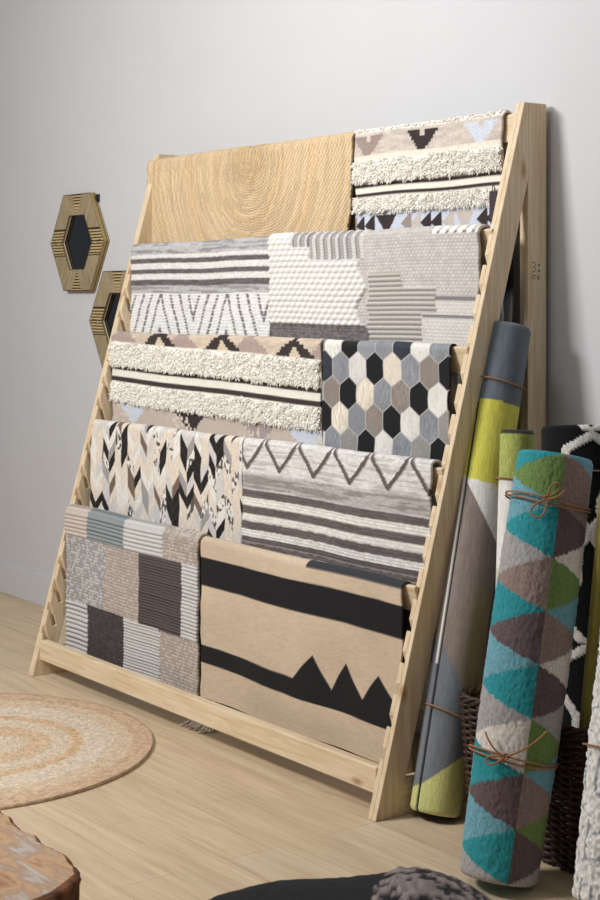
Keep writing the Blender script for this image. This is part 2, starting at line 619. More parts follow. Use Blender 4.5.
def pat_aztec_top(u, v, w):
    P = Paint(u, v, BG)
    P.mul(0.93 + 0.14 * vn(u * 30, v * 120, 1))
    front = w > -0.02
    for cu, c in ((-0.155, LB), (-0.45, DK), (-0.745, MV)):
        aztec_band(P, v, cu, 0.026, 0.090, 0.084, c)
    P.put((v < 0.014), (232, 226, 212))
    for a, b, c in ((0.095, 0.305, (225, 217, 202)), (0.197, 0.211, DK), (0.211, 0.231, (232, 226, 214)), (0.231, 0.243, DK),
                    (0.305, 1.0, LB)):
        P.put(bnd(v, a, b), c)
    vv = v - 0.312
    for cu, half, c, kind in ((-0.90, .03, DK, 0), (-0.84, .03, MV, 0), (-0.79, .028, DK, 0), (-0.735, .03, DK, 0), (-0.64, .06, DK, 1),
                              (-0.53, .03, MV, 0), (-0.475, .028, BG, 0), (-0.425, .028, DK, 0), (-0.375, .028, DK, 0), (-0.32, .03, BG, 0),
                              (-0.235, .05, BG, 1), (-0.15, .028, DK, 0), (-0.105, .028, DK, 0)):
        if kind:
            m = np.abs(u - cu) < half * (1 - vv / 0.075)
        else:
            m = (np.abs(u - cu) < half) & (np.abs(vv - 0.035) < 0.04 * (u - cu + half) / (2 * half))
        P.put(m & (vv > 0), c)
    for k, (a, c) in enumerate(((0.40, DK), (0.44, (230, 224, 212)), (0.5, DK), (0.6, LB))):
        P.put((w < -a) & (w > -a - 0.04), c)
    P.put((w < -0.05) & (np.sin(w * 60) > 0.55), DK)
    return P.out()


def pat_aztec_mid(u, v, w):
    v = v - 0.016 * (u + 1.9) / 0.75
    P = Paint(u, v, (201, 184, 166))
    P.mul(0.93 + 0.14 * vn(u * 30, v * 120, 1))
    for cu in (-2.13, -1.66, -1.18, -0.71):
        aztec_band(P, v, cu, -0.03, 0.08, 0.125, (168, 149, 142), up=True)
    for cu in (-1.83, -1.37, -0.90):
        aztec_band(P, v, cu, -0.022, 0.080, 0.15, DK, up=True, inner=(206, 190, 168))
    P.put(bnd(v, 0.048, 0.31), (226, 218, 203))
    P.put(bnd(v, 0.150, 0.167), DK)
    P.put(bnd(v, 0.167, 0.196), (231, 226, 216))
    P.put(bnd(v, 0.196, 0.216), DK)
    P.put((v > 0.305), (196, 182, 170))
    for cu, c, hf in ((-2.05, LB, .12), (-1.60, DK, .11), (-1.13, (166, 152, 150), .12), (-0.83, LB, .12)):
        aztec_band(P, v, cu, 0.305, 0.085, hf, c, notch=False)
    P.put((v > 0.305) & (np.abs(np.mod(u + 1.42, 0.47) - 0.23) < 0.07) & (hsh(np.floor(u / 0.012), np.floor(v / 0.012), 9) > 0.75), (214, 200, 184))
    return P.out()


def heather(P, mask, light, dark, su=18, sv=260, s=1, amt=0.8):
    n = vn(P.u * su, P.v * sv, s) * 0.7 + vn(P.u * su * 3, P.v * sv * 1.6, s + 5) * 0.3
    P.put(mask, light)
    P.put(mask * ss(0.50, 0.62, n) * amt, dark)


def pat_stripe(u, v, w):
    P = Paint(u, v, (228, 226, 223))
    e = (vn(u * 70, v * 4, 3) - 0.5) * 0.0025
    vv = v + e
    heather(P, 1 - ss(0.048, 0.052, vv), (188, 187, 187), (132, 130, 132), 8, 150, 1, 0.7)
    P.put(vn(u * 40, v * 60, 6) * 0.12 * (vv > 0.05), (190, 188, 186))
    for a, b in ((0.067, 0.086), (0.112, 0.131), (0.156, 0.180)):
        m = bnd(vv, a, b)
        heather(P, m, (106, 102, 102), (88, 84, 84))
    m = ((vv > 0.18) & (vv < 0.213)).astype(float)
    heather(P, m, (186, 185, 184), (136, 133, 133), 8, 150, 1, 0.7)
    z = vv - 0.213
    per = 0.50
    wv = np.abs(np.mod(u + 2.26 - 0.02, per) - per / 2)
    ph = (wv - 0.45 * z) / 0.068
    fr = np.abs(ph - np.round(ph))
    dash = np.mod(v / 0.0125 + np.round(ph) * .5, 1.0)
    m = (z > 0.004) & (fr < 0.13) & (dash < 0.78)
    P.put((z > 0) * 0.5, (234, 233, 231))
    P.put(m, (124, 121, 122))
    P.mul(0.93 + 0.1 * vn(u * 80, v * 160, 7))
    ridge = np.abs(np.sin(v * np.pi / 0.0125))
    P.h = np.where(z > 0, 0.003 * ridge * (0.6 + 0.4 * np.abs(np.sin(u * np.pi / 0.017 + np.floor(v / 0.0125) * 1.57))), 0.0015 * np.abs(np.sin(v * np.pi / 0.009)))
    P.h = np.where((vv < 0.05) | ((vv > .067) & (vv < .086)), 0.0008, P.h)
    P.h -= 0.002 * m
    return P.out()


def pat_blocks(u, v, w):
    P = Paint(u, v, (204, 198, 193))
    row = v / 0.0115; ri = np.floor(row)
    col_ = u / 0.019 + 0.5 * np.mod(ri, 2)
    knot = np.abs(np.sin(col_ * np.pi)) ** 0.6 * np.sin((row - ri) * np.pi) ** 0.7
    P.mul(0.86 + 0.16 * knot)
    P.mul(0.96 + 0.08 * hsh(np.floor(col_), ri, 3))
    P.h = 0.003 * knot
    wob = (vn(u * 30, v * 30, 5) - .5) * 0.02
    # ivory chunky braids
    iv = ((u < -0.93 + wob) & (v < 0.262)) | ((u < -0.635 + wob + 0.02 * np.sin(v * 40)) & (v > 0.098 + wob * .4) & (v < 0.332))
    iv &= ~((v < 0.052) & (u > -1.045)) & ~((v < 0.098) & (u > -0.935))
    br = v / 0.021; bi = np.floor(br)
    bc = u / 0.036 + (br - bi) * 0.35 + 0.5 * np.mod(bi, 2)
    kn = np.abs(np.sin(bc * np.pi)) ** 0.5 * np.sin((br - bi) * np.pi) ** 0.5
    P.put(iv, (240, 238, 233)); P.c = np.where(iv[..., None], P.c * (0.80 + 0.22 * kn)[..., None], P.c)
    P.hset(iv, 0.004 + 0.009 * kn)
    # vertical cords
    cords = (v < 0.098) & (u > np.where(v < 0.052, -1.045, -0.935)) & (u < -0.625)
    cx = u / 0.046
    fr = cx - np.floor(cx)
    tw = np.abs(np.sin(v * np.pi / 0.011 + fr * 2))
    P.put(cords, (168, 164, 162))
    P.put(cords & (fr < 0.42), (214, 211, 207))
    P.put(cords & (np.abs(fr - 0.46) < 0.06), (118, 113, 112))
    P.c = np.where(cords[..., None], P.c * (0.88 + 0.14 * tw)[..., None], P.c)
    P.hset(cords, np.where(fr < 0.42, 0.006 * np.sin(fr / 0.42 * np.pi), 0.001 * tw))
    # horizontal ribs
    edge = np.where(v < 0.205, -0.43 + 0.3 * (v - .15), -0.235)
    edge = np.where(v > 0.285, -0.31, edge)
    ribs = (u > -0.60 + wob) & (u < edge + wob * .6) & (v > 0.148)
    rr = v / 0.0165; rf = rr - np.floor(rr)
    P.put(ribs, (132, 126, 122)); P.put(ribs * ss(0.1, 0.3, rf) * ss(0.95, 0.75, rf), (198, 191, 185))
    P.hset(ribs, 0.006 * np.sin(rf * np.pi))
    # light ribs bottom right
    lr = (~ribs) & (u > -0.33) & (v > 0.232)
    P.put(lr * 0.55, (224, 220, 214))
    for a in (0.232, 0.293):
        P.put((~ribs) & (u > -0.31) & (v > a) & (v < a + 0.013), (134, 130, 132))
    # charcoal corner
    dk = (~iv) & (((u < -0.93 + wob) & (v > 0.262)) | ((u < -0.6 + wob) & (v > 0.332)))
    P.put(dk, (124, 119, 119)); P.c = np.where(dk[..., None], P.c * (0.72 + 0.35 * vn(u * 90, v * 200, 8))[..., None], P.c)
    # white stitches on the fold at the right
    st = (u > -0.27) & (v < 0.024) & (w >= 0)
    P.put(st & (np.mod(u / 0.042 + v * 12, 1) < 0.62), (236, 233, 228))
    P.put(st & (v > 0.017) & (np.mod(u / 0.042 + v * 12, 1) >= 0.62), (110, 104, 104))
    return P.out()


HEXC = {'w': (226, 223, 217), 'c': (222, 212, 196), 'k': (26, 26, 29), 'g': (138, 141, 147), 'm': (146, 143, 140),
        't': (139, 130, 123), 's': (52, 56, 66), 'l': (205, 203, 200)}
HEXROWS = ['gtgwkgkgw', 'wkggswgkg', 'sglkcgtkw', 'tkcgtkwkg', 'kcgtkwgmc', 'gmkwgmkgw', 'wgcmkgtwg', 'ktgwcsgmk', 'gwkmtgwcs']


def pat_hex(u, v, w):
    wd, rs = 0.0925, 0.0872
    P = Paint(u, v, (200, 198, 195))
    best = np.full(u.shape, 9.0); second = best.copy(); br = np.zeros(u.shape, int); bc = np.zeros(u.shape, int)
    r0 = np.round((w - 0.006) / rs).astype(int)
    for dr in (-1, 0, 1):
        r = r0 + dr
        off = np.where(np.mod(r, 2) == 0, 0.0, -0.5)
        x = (u + 0.679) / wd - off
        c = np.round(x).astype(int)
        for dc in (-1, 0, 1):
            cc = c + dc
            ddx = np.abs(x - cc) * wd
            ddy = np.abs(w - 0.006 - r * rs) * 0.92
            d = np.maximum(ddx, ddx * 0.5 + ddy * 0.866)
            better = d < best
            second = np.where(better, best, np.minimum(second, d))
            br = np.where(better, r, br); bc = np.where(better, cc, bc); best = np.where(better, d, best)
    tab = np.zeros((len(HEXROWS), 9, 3))
    for i, rw in enumerate(HEXROWS):
        for j, ch in enumerate(rw):
            tab[i, j] = HEXC[ch]
    P.c = tab[np.mod(br + 1, len(HEXROWS)), np.mod(bc, 9)].copy()
    n = vn(u * 260, w * 60, 3) - .5
    mott = hsh(br, bc, 2) > 0.55
    P.mul(1 + n * np.where(mott, 0.22, 0.08))
    P.mul(0.95 + 0.1 * vn(u * 12 + br * 3.3, w * 12 + bc * 1.7, 4))
    seam = ss(0.0042, 0.0016, second - best)
    P.put(seam, (190, 187, 184))
    P.h = 0.0006 * (1 - seam)
    return P.out()


def pat_chevron(u, v, w):
    hw = 0.0505
    uu = u + 2.215
    k = np.floor(uu / hw); t = uu / hw - k
    up = np.mod(k, 2) == 0
    pair = np.floor(k / 2)
    ph = 0.047
    dv = np.where(up, t, 1 - t) * 0.058          # pieces slant towards the pair's middle
    x = (w - dv + 0.5 + 0.047 * hsh(pair, 0, 5)) / ph
    pi_ = np.floor(x); f = x - pi_
    clus = vn(pair * 3.7 + 0.5, pi_ * 0.6 + pair * 1.3, 33)
    hv = 0.62 * hsh(k, pi_, 8) + 0.38 * hsh(pair, pi_, 3) + 0.55 * (clus - 0.5)
    P = Paint(u, v, (228, 224, 217))
    P.put((hv > 0.22) & (hv < 0.42), (222, 210, 195))
    P.put((hv >= 0.42) & (hv < 0.52), (206, 203, 200))
    P.put((hv >= 0.60) & (hv < 0.645), (116, 96, 84))
    P.put((hv >= 0.645) & (hv < 0.69), (156, 153, 152))
    P.put(hv >= 0.69, (32, 28, 28))
    P.mul(0.95 + 0.10 * vn(u * 300, w * 70, 4))
    sp = (hv > 0.52) & (hv < 0.60)
    P.put(sp * ss(0.5, 0.62, vn(u * 130, w * 75, 6)) * 0.85, (62, 54, 52))
    seam = np.minimum(np.minimum(t, 1 - t) * hw, np.minimum(f, 1 - f) * ph * 0.66)
    P.put(ss(0.0018, 0.0006, seam) * 0.3, (176, 170, 164))
    P.h = 0.0006 * ss(0.0005, 0.002, seam)
    return P.out()


def pat_zigzag(u, v, w):
    u = u - 0.012
    v = v - 0.012
    w = w - 0.012
    P = Paint(u, v, (214, 210, 206))
    e = (vn(u * 60, v * 3, 3) - 0.5) * 0.0025 - 0.007
    vv = v + e
    heather(P, 1 - ss(0.100, 0.108, vv), (222, 219, 215), (178, 173, 170), 7, 150, 2, 0.6)
    heather(P, bnd(vv, 0.105, 0.165, .02), (184, 179, 176), (134, 126, 124), 7, 150, 4, 0.7)
    for i, (a, b) in enumerate(((0.165, 0.193), (0.223, 0.252), (0.278, 0.308), (0.334, 0.42), (0.46, 0.5))):
        heather(P, bnd(vv, a, b), (108, 99, 97), (92, 84, 83), 14, 200, 5 + i, 0.7)
    for a, b in ((0.193, 0.223), (0.252, 0.278), (0.308, 0.334)):
        P.put(bnd(vv, a, b), (228, 224, 218))
    for a in (0.352, 0.372, 0.392):
        P.put(((vv > a) & (vv < a + 0.006)) * .5, (190, 184, 180))
    per = 0.2
    wv = np.abs(np.mod(w * 0 + u + 0.65 + per / 2, per) - per / 2)     # 0 at the bottoms
    d = np.abs(w - (0.092 - 1.02 * wv)) / math.sqrt(1 + 1.02 ** 2)
    zz = (d < 0.0085 + 0.003 * (vn(u * 120, w * 120, 6) - .5)) & (w < 0.1) & (wv < 0.094)
    P.put(zz, (104, 93, 91))
    P.mul(0.92 + 0.13 * vn(u * 70, v * 170, 9))
    ridge = np.abs(np.sin(v * np.pi / 0.0105))
    P.h = np.where(vv > 0.165, 0.0028 * ridge, 0.001 * np.abs(np.sin(v * np.pi / 0.006))) + 0.0035 * zz
    return P.out()


def pat_patchwork(u, v, w):
    v = v - 0.02
    P = Paint(u, v, (190, 184, 180))
    def block(x0, x1, a, b, light, dark, kind, pitch=0.0165):
        m = (u >= x0) & (u < x1) & (v >= a) & (v < b)
        if kind == 'rib':
            f = np.mod(v / pitch, 1.0)
            cable = np.abs(np.sin(u * np.pi / 0.016 + np.floor(v / pitch) * 1.3))
            P.put(m, light); P.put(m * ss(0.62, 0.9, f), dark)
            P.c = np.where(m[..., None], P.c * (0.88 + 0.13 * cable)[..., None], P.c)
            P.hset(m, 0.006 * np.sin(f * np.pi) + 0.0015 * cable)
        else:
            r = np.floor(v / 0.0125)
            cc = u / 0.015 + 0.5 * np.mod(r, 2)
            kn = np.abs(np.sin(cc * np.pi)) * np.sin(np.mod(v / 0.0125, 1.0) * np.pi)
            P.put(m, light)
            P.put(m * (hsh(np.floor(cc), r, 6) > 0.45) * 0.5 * ss(0.1, 0.5, kn), dark)
            P.c = np.where(m[..., None], P.c * (0.78 + 0.25 * kn)[..., None], P.c)
            P.hset(m, 0.005 * kn)
    be, bed = (206, 193, 183), (162, 148, 140)
    gr, grd = (206, 204, 203), (130, 126, 126)
    sl, sld = (146, 153, 155), (96, 103, 106)
    br, brd = (92, 83, 82), (48, 42, 42)
    X = [-3, -2.03, -1.733, -1.44, 0]
    block(-3, -2.03, -9, 0.1, be, bed, 'rib'); block(-2.03, -1.733, -9, 0.1, sl, sld, 'rib', 0.0155)
    block(-1.733, -1.44, -9, 0.1, gr, (160, 156, 154), 'rib'); block(-1.44, 0, -9, 0.1, be, (140, 128, 122), 'knot')
    block(-3, -1.885, 0.1, 0.375, gr, (108, 101, 99), 'knot'); block(-1.885, -1.62, 0.1, 0.375, be, bed, 'knot')
    block(-1.62, -1.304, 0.1, 0.376, br, brd, 'rib', 0.0115); block(-1.304, 0, 0.1, 0.41, gr, (150, 146, 145), 'rib', 0.014)
    block(-3, -2.03, 0.375, 9, gr, (110, 105, 104), 'rib', 0.0195); block(-2.03, -1.735, 0.365, 0.60, (86, 78, 78), (52, 46, 46), 'knot')
    block(-1.735, -1.47, 0.375, 9, gr, (132, 126, 124), 'rib', 0.012); block(-1.47, 0, 0.376, 9, be, (150, 137, 131), 'knot')
    block(-2.03, -1.735, 0.60, 9, gr, grd, 'rib')
    return P.out()


def pat_beige(u, v, w):
    v = v - 0.022
    w = w - 0.022
    P = Paint(u, v, (202, 183, 159))
    P.mul(0.95 + 0.08 * vn(u * 5, v * 7, 2)); P.mul(0.97 + 0.06 * vn(u * 40, v * 200, 3))
    e = (vn(u * 12, v * 3, 6) - .5) * 0.003
    K_ = (27, 27, 29)
    vv = v + e
    P.put(bnd(vv, 0.052, 0.155), K_)
    P.put((u > -0.54) * (1 - ss(-0.003, 0.003, w)) * (w > -0.3), (56, 58, 64))
    m = bnd(vv - 0.017 * (u + 1.2), 0.373, 0.437) * (u < -0.55)
    P.put(m, K_)
    top = np.full(u.shape, 9.0)
    pts = ((-0.62, 0.385), (-0.501, 0.287), (-0.411, 0.385), (-0.329, 0.286), (-0.247, 0.384), (-0.160, 0.290), (-0.06, 0.38), (0.1, 0.38))
    xs = [q[0] for q in pts]; ys = [q[1] for q in pts]
    top = np.interp(u, xs, ys)
    P.put((u > -0.62) * ss(-0.003, 0.003, vv - top) * (1 - ss(-0.002, 0.002, vv - 0.446 - 0.01 * (u + .6))), K_)
    return P.out()


# row 1
jute_w = lambda v: np.sqrt(np.clip(1 - (np.clip(v - 0.06, 0, 2) / 1.05) ** 2, 0.01, 1))
drape('jute_rug', 'round golden braided jute rug folded over the top plank at the left', 0, -2.284, -0.835, pat_jute, M_JUTE,
      front=0.72, back=0.7, du=0.0035, dv=0.003, thick=0.009, inset=jute_w, seed=1, ext=0.002, ztop=-0.006)
o, at, org = drape('shag_striped_rug', 'cream shag rug with dark and pale blue stepped arrows, beside the jute rug', 0, -0.822, -0.055,
                   pat_aztec_top, M_WOOL, seed=2)
sl_ = lambda a, k=0.0: (lambda u: a + k * u)
shag(o, org, at, -0.82, -0.06, sl_(0.116), sl_(0.186), 11500, 11)
shag(o, org, at, -0.82, -0.06, sl_(0.250), sl_(0.294), 8000, 12)
shag(o, org, at, -0.82, -0.05, sl_(0.0), sl_(0.006), 900, 13, length=0.014)
tg = at(np.array([-0.086, -0.052]), np.array([0.262, 0.352]), 0.024)
child_tag = mesh_obj('hang_tag', *boxv(tg[0][0], tg[1][0], tg[0][1] - 0.004, tg[0][1], tg[1][2], tg[0][2]), plain('plum_card', (66, 52, 60), 0.7), loc=org, parent=o, smooth=False)
fix_normals(child_tag); child_tag['label'] = 'dark plum hang tag'
tl_ = np.linspace(0, np.pi, 14)
tp = np.stack([(tg[0][0] + tg[1][0]) / 2 + 0.006 * np.cos(tl_), 0 * tl_ + tg[0][1] - 0.002, tg[0][2] + 0.022 * np.sin(tl_) - 0.002], -1)
v_, q_ = tube_arrays(tp, 0.0014, 5)
mesh_obj('tag_loop', v_, None, plain('dark_cord', (40, 36, 38), 0.8), loc=org, parent=child_tag, quads=q_)
# row 2
drape('wool_rug', 'white wool rug with charcoal stripes above dashed zigzag lines, second plank from the top, left', 1, -2.235, -1.20, pat_stripe, M_WOOL, seed=3)
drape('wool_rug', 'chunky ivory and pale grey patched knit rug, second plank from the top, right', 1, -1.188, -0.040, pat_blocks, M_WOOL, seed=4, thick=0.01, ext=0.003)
# row 3
o, at, org = drape('shag_striped_rug', 'cream shag rug with mauve and dark stepped peaks, third plank from the top, left', 2, -2.222, -0.745, pat_aztec_mid, M_WOOL, seed=5)
tl = lambda a: (lambda u: a + 0.016 * (u + 1.9) / 0.75)
shag(o, org, at, -2.222, -0.75, tl(0.052), tl(0.142), 19000, 21)
shag(o, org, at, -2.222, -0.75, tl(0.221), tl(0.294), 17000, 22)
drape('cowhide_rug', 'patchwork cowhide rug of black, grey and white hexagons, third plank from the top', 2, -0.735, -0.070, pat_hex, M_HIDE, seed=6, du=0.0033, dv=0.0033, thick=0.005, wave=0.002)
# row 4
drape('cowhide_rug', 'cream, black and brown herringbone cowhide rug, fourth plank from the top, left', 3, -2.215, -1.085, pat_chevron, M_HIDE, seed=7, du=0.0033, dv=0.0033, thick=0.005, wave=0.006, ztop=0.010)
drape('wool_rug', 'grey heathered wool rug with a brown zigzag line above cream stripes, fourth plank, right', 3, -1.072, -0.036, pat_zigzag, M_WOOL, seed=8, ztop=0.010)
# row 5
o, at, org = drape('wool_rug', 'patchwork knit rug of beige, slate and dark brown blocks on the lowest plank', 4, -2.222, -1.198, pat_patchwork, M_WOOL,
                   front=0.62, back=0.60, vis=0.62, seed=9, thick=0.01, ext=0.002)
drape('flat_woven_rug', 'beige flat-woven rug with black bands and black mountain peaks on the lowest plank', 4, -1.186, -0.046, pat_beige, M_FLAT,
      front=0.60, back=0.58, vis=0.60, seed=10, thick=0.006, du=0.0045)
# white tassels of the patchwork rug lying on the floor behind the crossbar
g = np.random.default_rng(5)
pths = []
for i in range(26):
    x = -1.245 + i * 0.0055 + g.uniform(-.004, .004)
    yy = np.linspace(0.165, 0.088 + g.uniform(0, .03), 8)
    zz = 0.10 * np.linspace(1, 0, 8) ** 3 + 0.006 + 0.004 * np.sin(np.arange(8) * 1.3 + i)
    pths.append(np.stack([x + g.uniform(-.012, .012) * np.linspace(0, 1, 8) ** 2, yy, zz], -1))
v, q = multi_tube(pths, 0.0035, 5)
mesh_obj('fringe', v, None, M_SHAG, loc=org, parent=o, col=np.ones((len(v), 3)) * lin((232, 226, 214)), quads=q)


# ------------------------------------------------------------------ rolled rugs
class Roll:
    def __init__(self, p0, p1, r, color, mat, name, label, turns=4, seam=None, bump=0.0, thick=0.012, dphi=1.6, ds=0.005, edge=None, rimcol=None,
                 group='rolled rugs beside the rack', step=None):
        self.p0, self.p1 = np.array(p0, float), np.array(p1, float)
        self.r = r
        self.ax = self.p1 - self.p0; self.Len = np.linalg.norm(self.ax); self.ax /= self.Len
        mid = (self.p0 + self.p1) / 2
        tocam = np.array([3.6486, -2.9668, mid[2]]) - mid
        self.e1 = tocam - self.ax * np.dot(tocam, self.ax); self.e1 /= np.linalg.norm(self.e1)
        self.e2 = np.cross(self.ax, self.e1)                # towards image right
        self.seam = math.radians(-90 if seam is None else seam)
        self.thick = thick
        step = thick if step is None else step
        self.step = step
        n = int(360 / dphi)
        ph = np.linspace(0, 2 * np.pi, n + 1)               # measured from the seam
        ns = int(self.Len / ds) + 1
        s = np.linspace(0, self.Len, ns)                    # distance from the top
        PH, S = np.meshgrid(ph, s)
        phi = (PH + self.seam + np.pi) % (2 * np.pi) - np.pi
        c, h = color(phi, S, self)
        rr = r - step * (1 - PH / (2 * np.pi)) + h
        endr = ss(0, 0.010, S) * ss(0, 0.010, self.Len - S)
        rr = rr - 0.006 * (1 - endr)
        V = self.pt(PH + self.seam, S, rr)
        parts_v = [V.reshape(-1, 3)]; parts_c = [c.reshape(-1, 3)]; parts_q = [grid_quads(ns, n + 1)]
        off = V.shape[0] * V.shape[1]
        # seam step: joins last column to first column
        idx = np.arange(ns * (n + 1)).reshape(ns, n + 1)
        parts_q.append(np.stack([idx[:-1, -1], idx[:-1, 0], idx[1:, 0], idx[1:, -1]], -1))
        # spiral ends
        ecol = lin(np.array(edge if edge is not None else (120, 112, 104)))
        for end in (0, 1):
            nr = 40
            f = np.linspace(1, 0.05, nr)
            PHc, F = np.meshgrid(ph, f)
            rim = (r - step * (1 - PHc / (2 * np.pi)) - 0.006)
            R_ = rim * F
            lay = (R_ / thick + PHc / (2 * np.pi))
            lf = lay - np.floor(lay)
            groove = ss(0.2, 0.0, lf) + ss(0.8, 1.0, lf)
            dep = 0.006 * groove * (F < 0.96)
            Vc = self.pt(PHc + self.seam, (dep if end == 0 else self.Len - dep), R_)
            cc = np.ones(R_.shape + (3,)) * ecol * (1 - 0.5 * groove)[..., None]
            if rimcol is not None:
                cc[F > 0.72] = lin(np.array(rimcol))
            cc[0] = c[0 if end == 0 else -1]
            parts_v.append(Vc.reshape(-1, 3)); parts_c.append(cc.reshape(-1, 3))
            gq = grid_quads(nr, n + 1, off=off)
            parts_q.append(gq[:, ::-1] if end == 0 else gq)
            i2 = idx[0 if end == 0 else -1]; i3 = np.arange(n + 1) + off
            bq = np.stack([i2[:-1], i3[:-1], i3[1:], i2[1:]], -1)
            parts_q.append(bq if end == 0 else bq[:, ::-1])
            off += nr * (n + 1)
        self.org = tuple(self.p0)
        self.o = mesh_obj(name, np.concatenate(parts_v), None, mat, loc=self.org, col=np.concatenate(parts_c),
                          quads=np.concatenate(parts_q))
        fix_normals(self.o)
        tag(self.o, label, 'rolled rug', group)

    def pt(self, phi, s, rad):
        phi = np.asarray(phi, float); s = np.asarray(s, float); rad = np.asarray(rad, float)
        d = np.cos(phi)[..., None] * self.e1 + np.sin(phi)[..., None] * self.e2
        return self.p1 - self.ax * s[..., None] + d * rad[..., None]

    def twine(self, s, turns=1, tilt=0.0, bow=None, rad=0.0027, tail=None, extra=0.002, ends=None):
        paths = []
        for k in range(turns):
            ph = np.linspace(0, 2 * np.pi, 90)
            ss_ = s + k * 0.011 + tilt * np.sin(ph) + 0.004 * np.sin(ph * 2 + k)
            rr = self.r + extra + 0 * ph
            paths.append(self.pt(ph, ss_, rr))
        ring_n = len(paths)
        if bow is not None:
            ph0, sz = bow
            def q(a, b, c):                                    # a: along roll's width, b: down, c: out
                return self.pt(np.array(ph0 + a / self.r), np.array(s + b), np.array(self.r + 0.002 + extra + c))
            for (sx, sy, wx) in ends:
                t = np.linspace(0, 1, 22)
                pts = []
                for tt in t:                                   # one loop out and back
                    rl = math.sin(math.pi * tt)
                    sp = math.sin(2 * math.pi * tt)
                    a = sx * rl * sz - sy * sp * sz * 0.28 * wx
                    b = sy * rl * sz + sx * sp * sz * 0.28 * wx
                    pts.append(q(a, b, 0.006 + 0.008 * rl))
                paths.append(np.array(pts))
            for (tx, ty) in (tail or ()):
                t = np.linspace(0, 1, 10)
                paths.append(np.array([q(tx * tt, ty * tt + 0.01 * math.sin(tt * 3), 0.005 + 0.012 * math.sin(tt * 2)) for tt in t]))
            # knot
            t = np.linspace(0, 2 * np.pi, 26)
            for w_ in (0.6, 1.0):
                paths.append(np.array([q(0.008 * w_ * math.cos(x), 0.007 * math.sin(x), 0.004 + 0.004 * math.sin(2 * x)) for x in t]))
        v, qd = multi_tube(paths[:ring_n], rad, 6)
        o = mesh_obj('twine', v, None, M_TWINE, loc=self.org, parent=self.o, quads=qd)
        o['label'] = 'brown twine tied round the roll'
        if bow is not None:
            v, qd = multi_tube(paths[ring_n:], rad, 6)
            b = mesh_obj('bow', v, None, M_TWINE, loc=self.org, parent=o, quads=qd)
            b['label'] = 'looped twine bow'
        return o


# --- tall grey, yellow and brown printed roll
def col_a(phi, s, R):
    P = Paint(phi, s, (98, 107, 115))
    x = np.sin(np.clip(phi, -1.57, 1.57)) * R.r               # across the visible width
    L = R.Len
    P.put(s > 0.254 + 0.06 * x, (206, 201, 84))
    P.put(s > 0.512 + 0.1 * x, (226, 225, 222))
    P.put((s > 0.545 + 1.35 * (x + 0.04)), (132, 119, 112))
    P.put((s > 1.045 + 1.35 * (x + 0.04)), (112, 117, 124))
    P.put((s > 1.385 - 0.85 * x), (204, 204, 130))
    P.mul(0.92 + 0.12 * vn(phi * 20, s * 40, 3)); P.mul(0.95 + 0.1 * vn(phi * 3, s * 6, 4))
    # bound edge near the outer end
    dphi = np.mod(phi - R.seam, 2 * np.pi)
    P.put((dphi < 0.075) * (s > 0.01), (34, 34, 36))
    P.put((dphi > 2 * np.pi - 0.10) & (s > 0.5) & (s < 1.08), (224, 222, 217))
    c, h = P.out()
    return c, 0.0006 * vn(phi * 60, s * 200, 2)


RA = Roll((0.078, 0.168, 0.016), (-0.010, 0.552, 1.480), 0.079, col_a, M_SMOOTH, 'rolled_rug',
          'tall slim rolled rug in slate, yellow, white and brown, leaning against the rack', seam=-52, thick=0.009, step=0.007, edge=(64, 70, 76))
RA.twine(0.190, tilt=0.003, rad=0.003)
RA.twine(1.215, tilt=0.010, rad=0.003)


# --- lime and white roll
def col_b(phi, s, R):
    P = Paint(phi, s, (168, 178, 92))
    P.mul(0.85 + 0.25 * vn(phi * 16, s * 160, 3))
    P.put(s > 0.152, (226, 225, 221))
    P.put(s < 0.014, (36, 36, 36))
    P.put(s > 0.42, (206, 200, 184))
    P.put((s > 0.50) & (phi < -0.7), (206, 200, 60))
    P.mul(0.95 + 0.08 * vn(phi * 9, s * 30, 5))
    return P.out()


RB = Roll((0.266, 0.280, 0.035), (0.190, 0.397, 1.168), 0.057, col_b, M_SMOOTH, 'rolled_rug',
          'slim lime-topped white rolled rug with a dark and yellow rim, behind the triangle-patterned roll', thick=0.011, edge=(206, 188, 50), seam=150, rimcol=(34, 34, 35))
RB.twine(0.150, rad=0.0025)


# --- black roll with white trellis
def seg_dist(x, y, pts):
    d = np.full(x.shape, 9.0)
    for (x0, y0), (x1, y1) in zip(pts[:-1], pts[1:]):
        vx, vy = x1 - x0, y1 - y0
        t = np.clip(((x - x0) * vx + (y - y0) * vy) / (vx * vx + vy * vy), 0, 1)
        d = np.minimum(d, np.hypot(x - x0 - t * vx, y - y0 - t * vy))
    return d


def col_c(phi, s, R):
    P = Paint(phi, s, (15, 15, 16))
    px, py = 0.36, 0.60
    a = phi * R.r - 0.037 + 0.05 * np.clip(s, 0, .8)
    x = np.abs(np.mod(a + px / 2, px) - px / 2)
    y = np.mod(s - 0.018, py)
    d = seg_dist(x, y, [(0.0, 0.012), (0.077, 0.052), (0.077, 0.14), (0.03, 0.20), (0.03, 0.25), (0.0, 0.29), (0.032, 0.335), (0.032, 0.43), (0.058, 0.46), (0.058, 0.55), (0.0, 0.61)])
    d = np.minimum(d, seg_dist(x, y, [(0.077, 0.14), (0.18, 0.20)]))
    d = np.minimum(d, seg_dist(x, y, [(0.058, 0.46), (0.18, 0.40)]))
    m = d < 0.0125 + 0.003 * (vn(phi * 60, s * 200, 2) - .5)
    P.put(m, (218, 212, 204))
    P.mul(0.85 + 0.3 * vn(phi * 50, s * 260, 3))
    c, h = P.out()
    return c, 0.003 * m + 0.002 * vn(phi * 50, s * 260, 3)


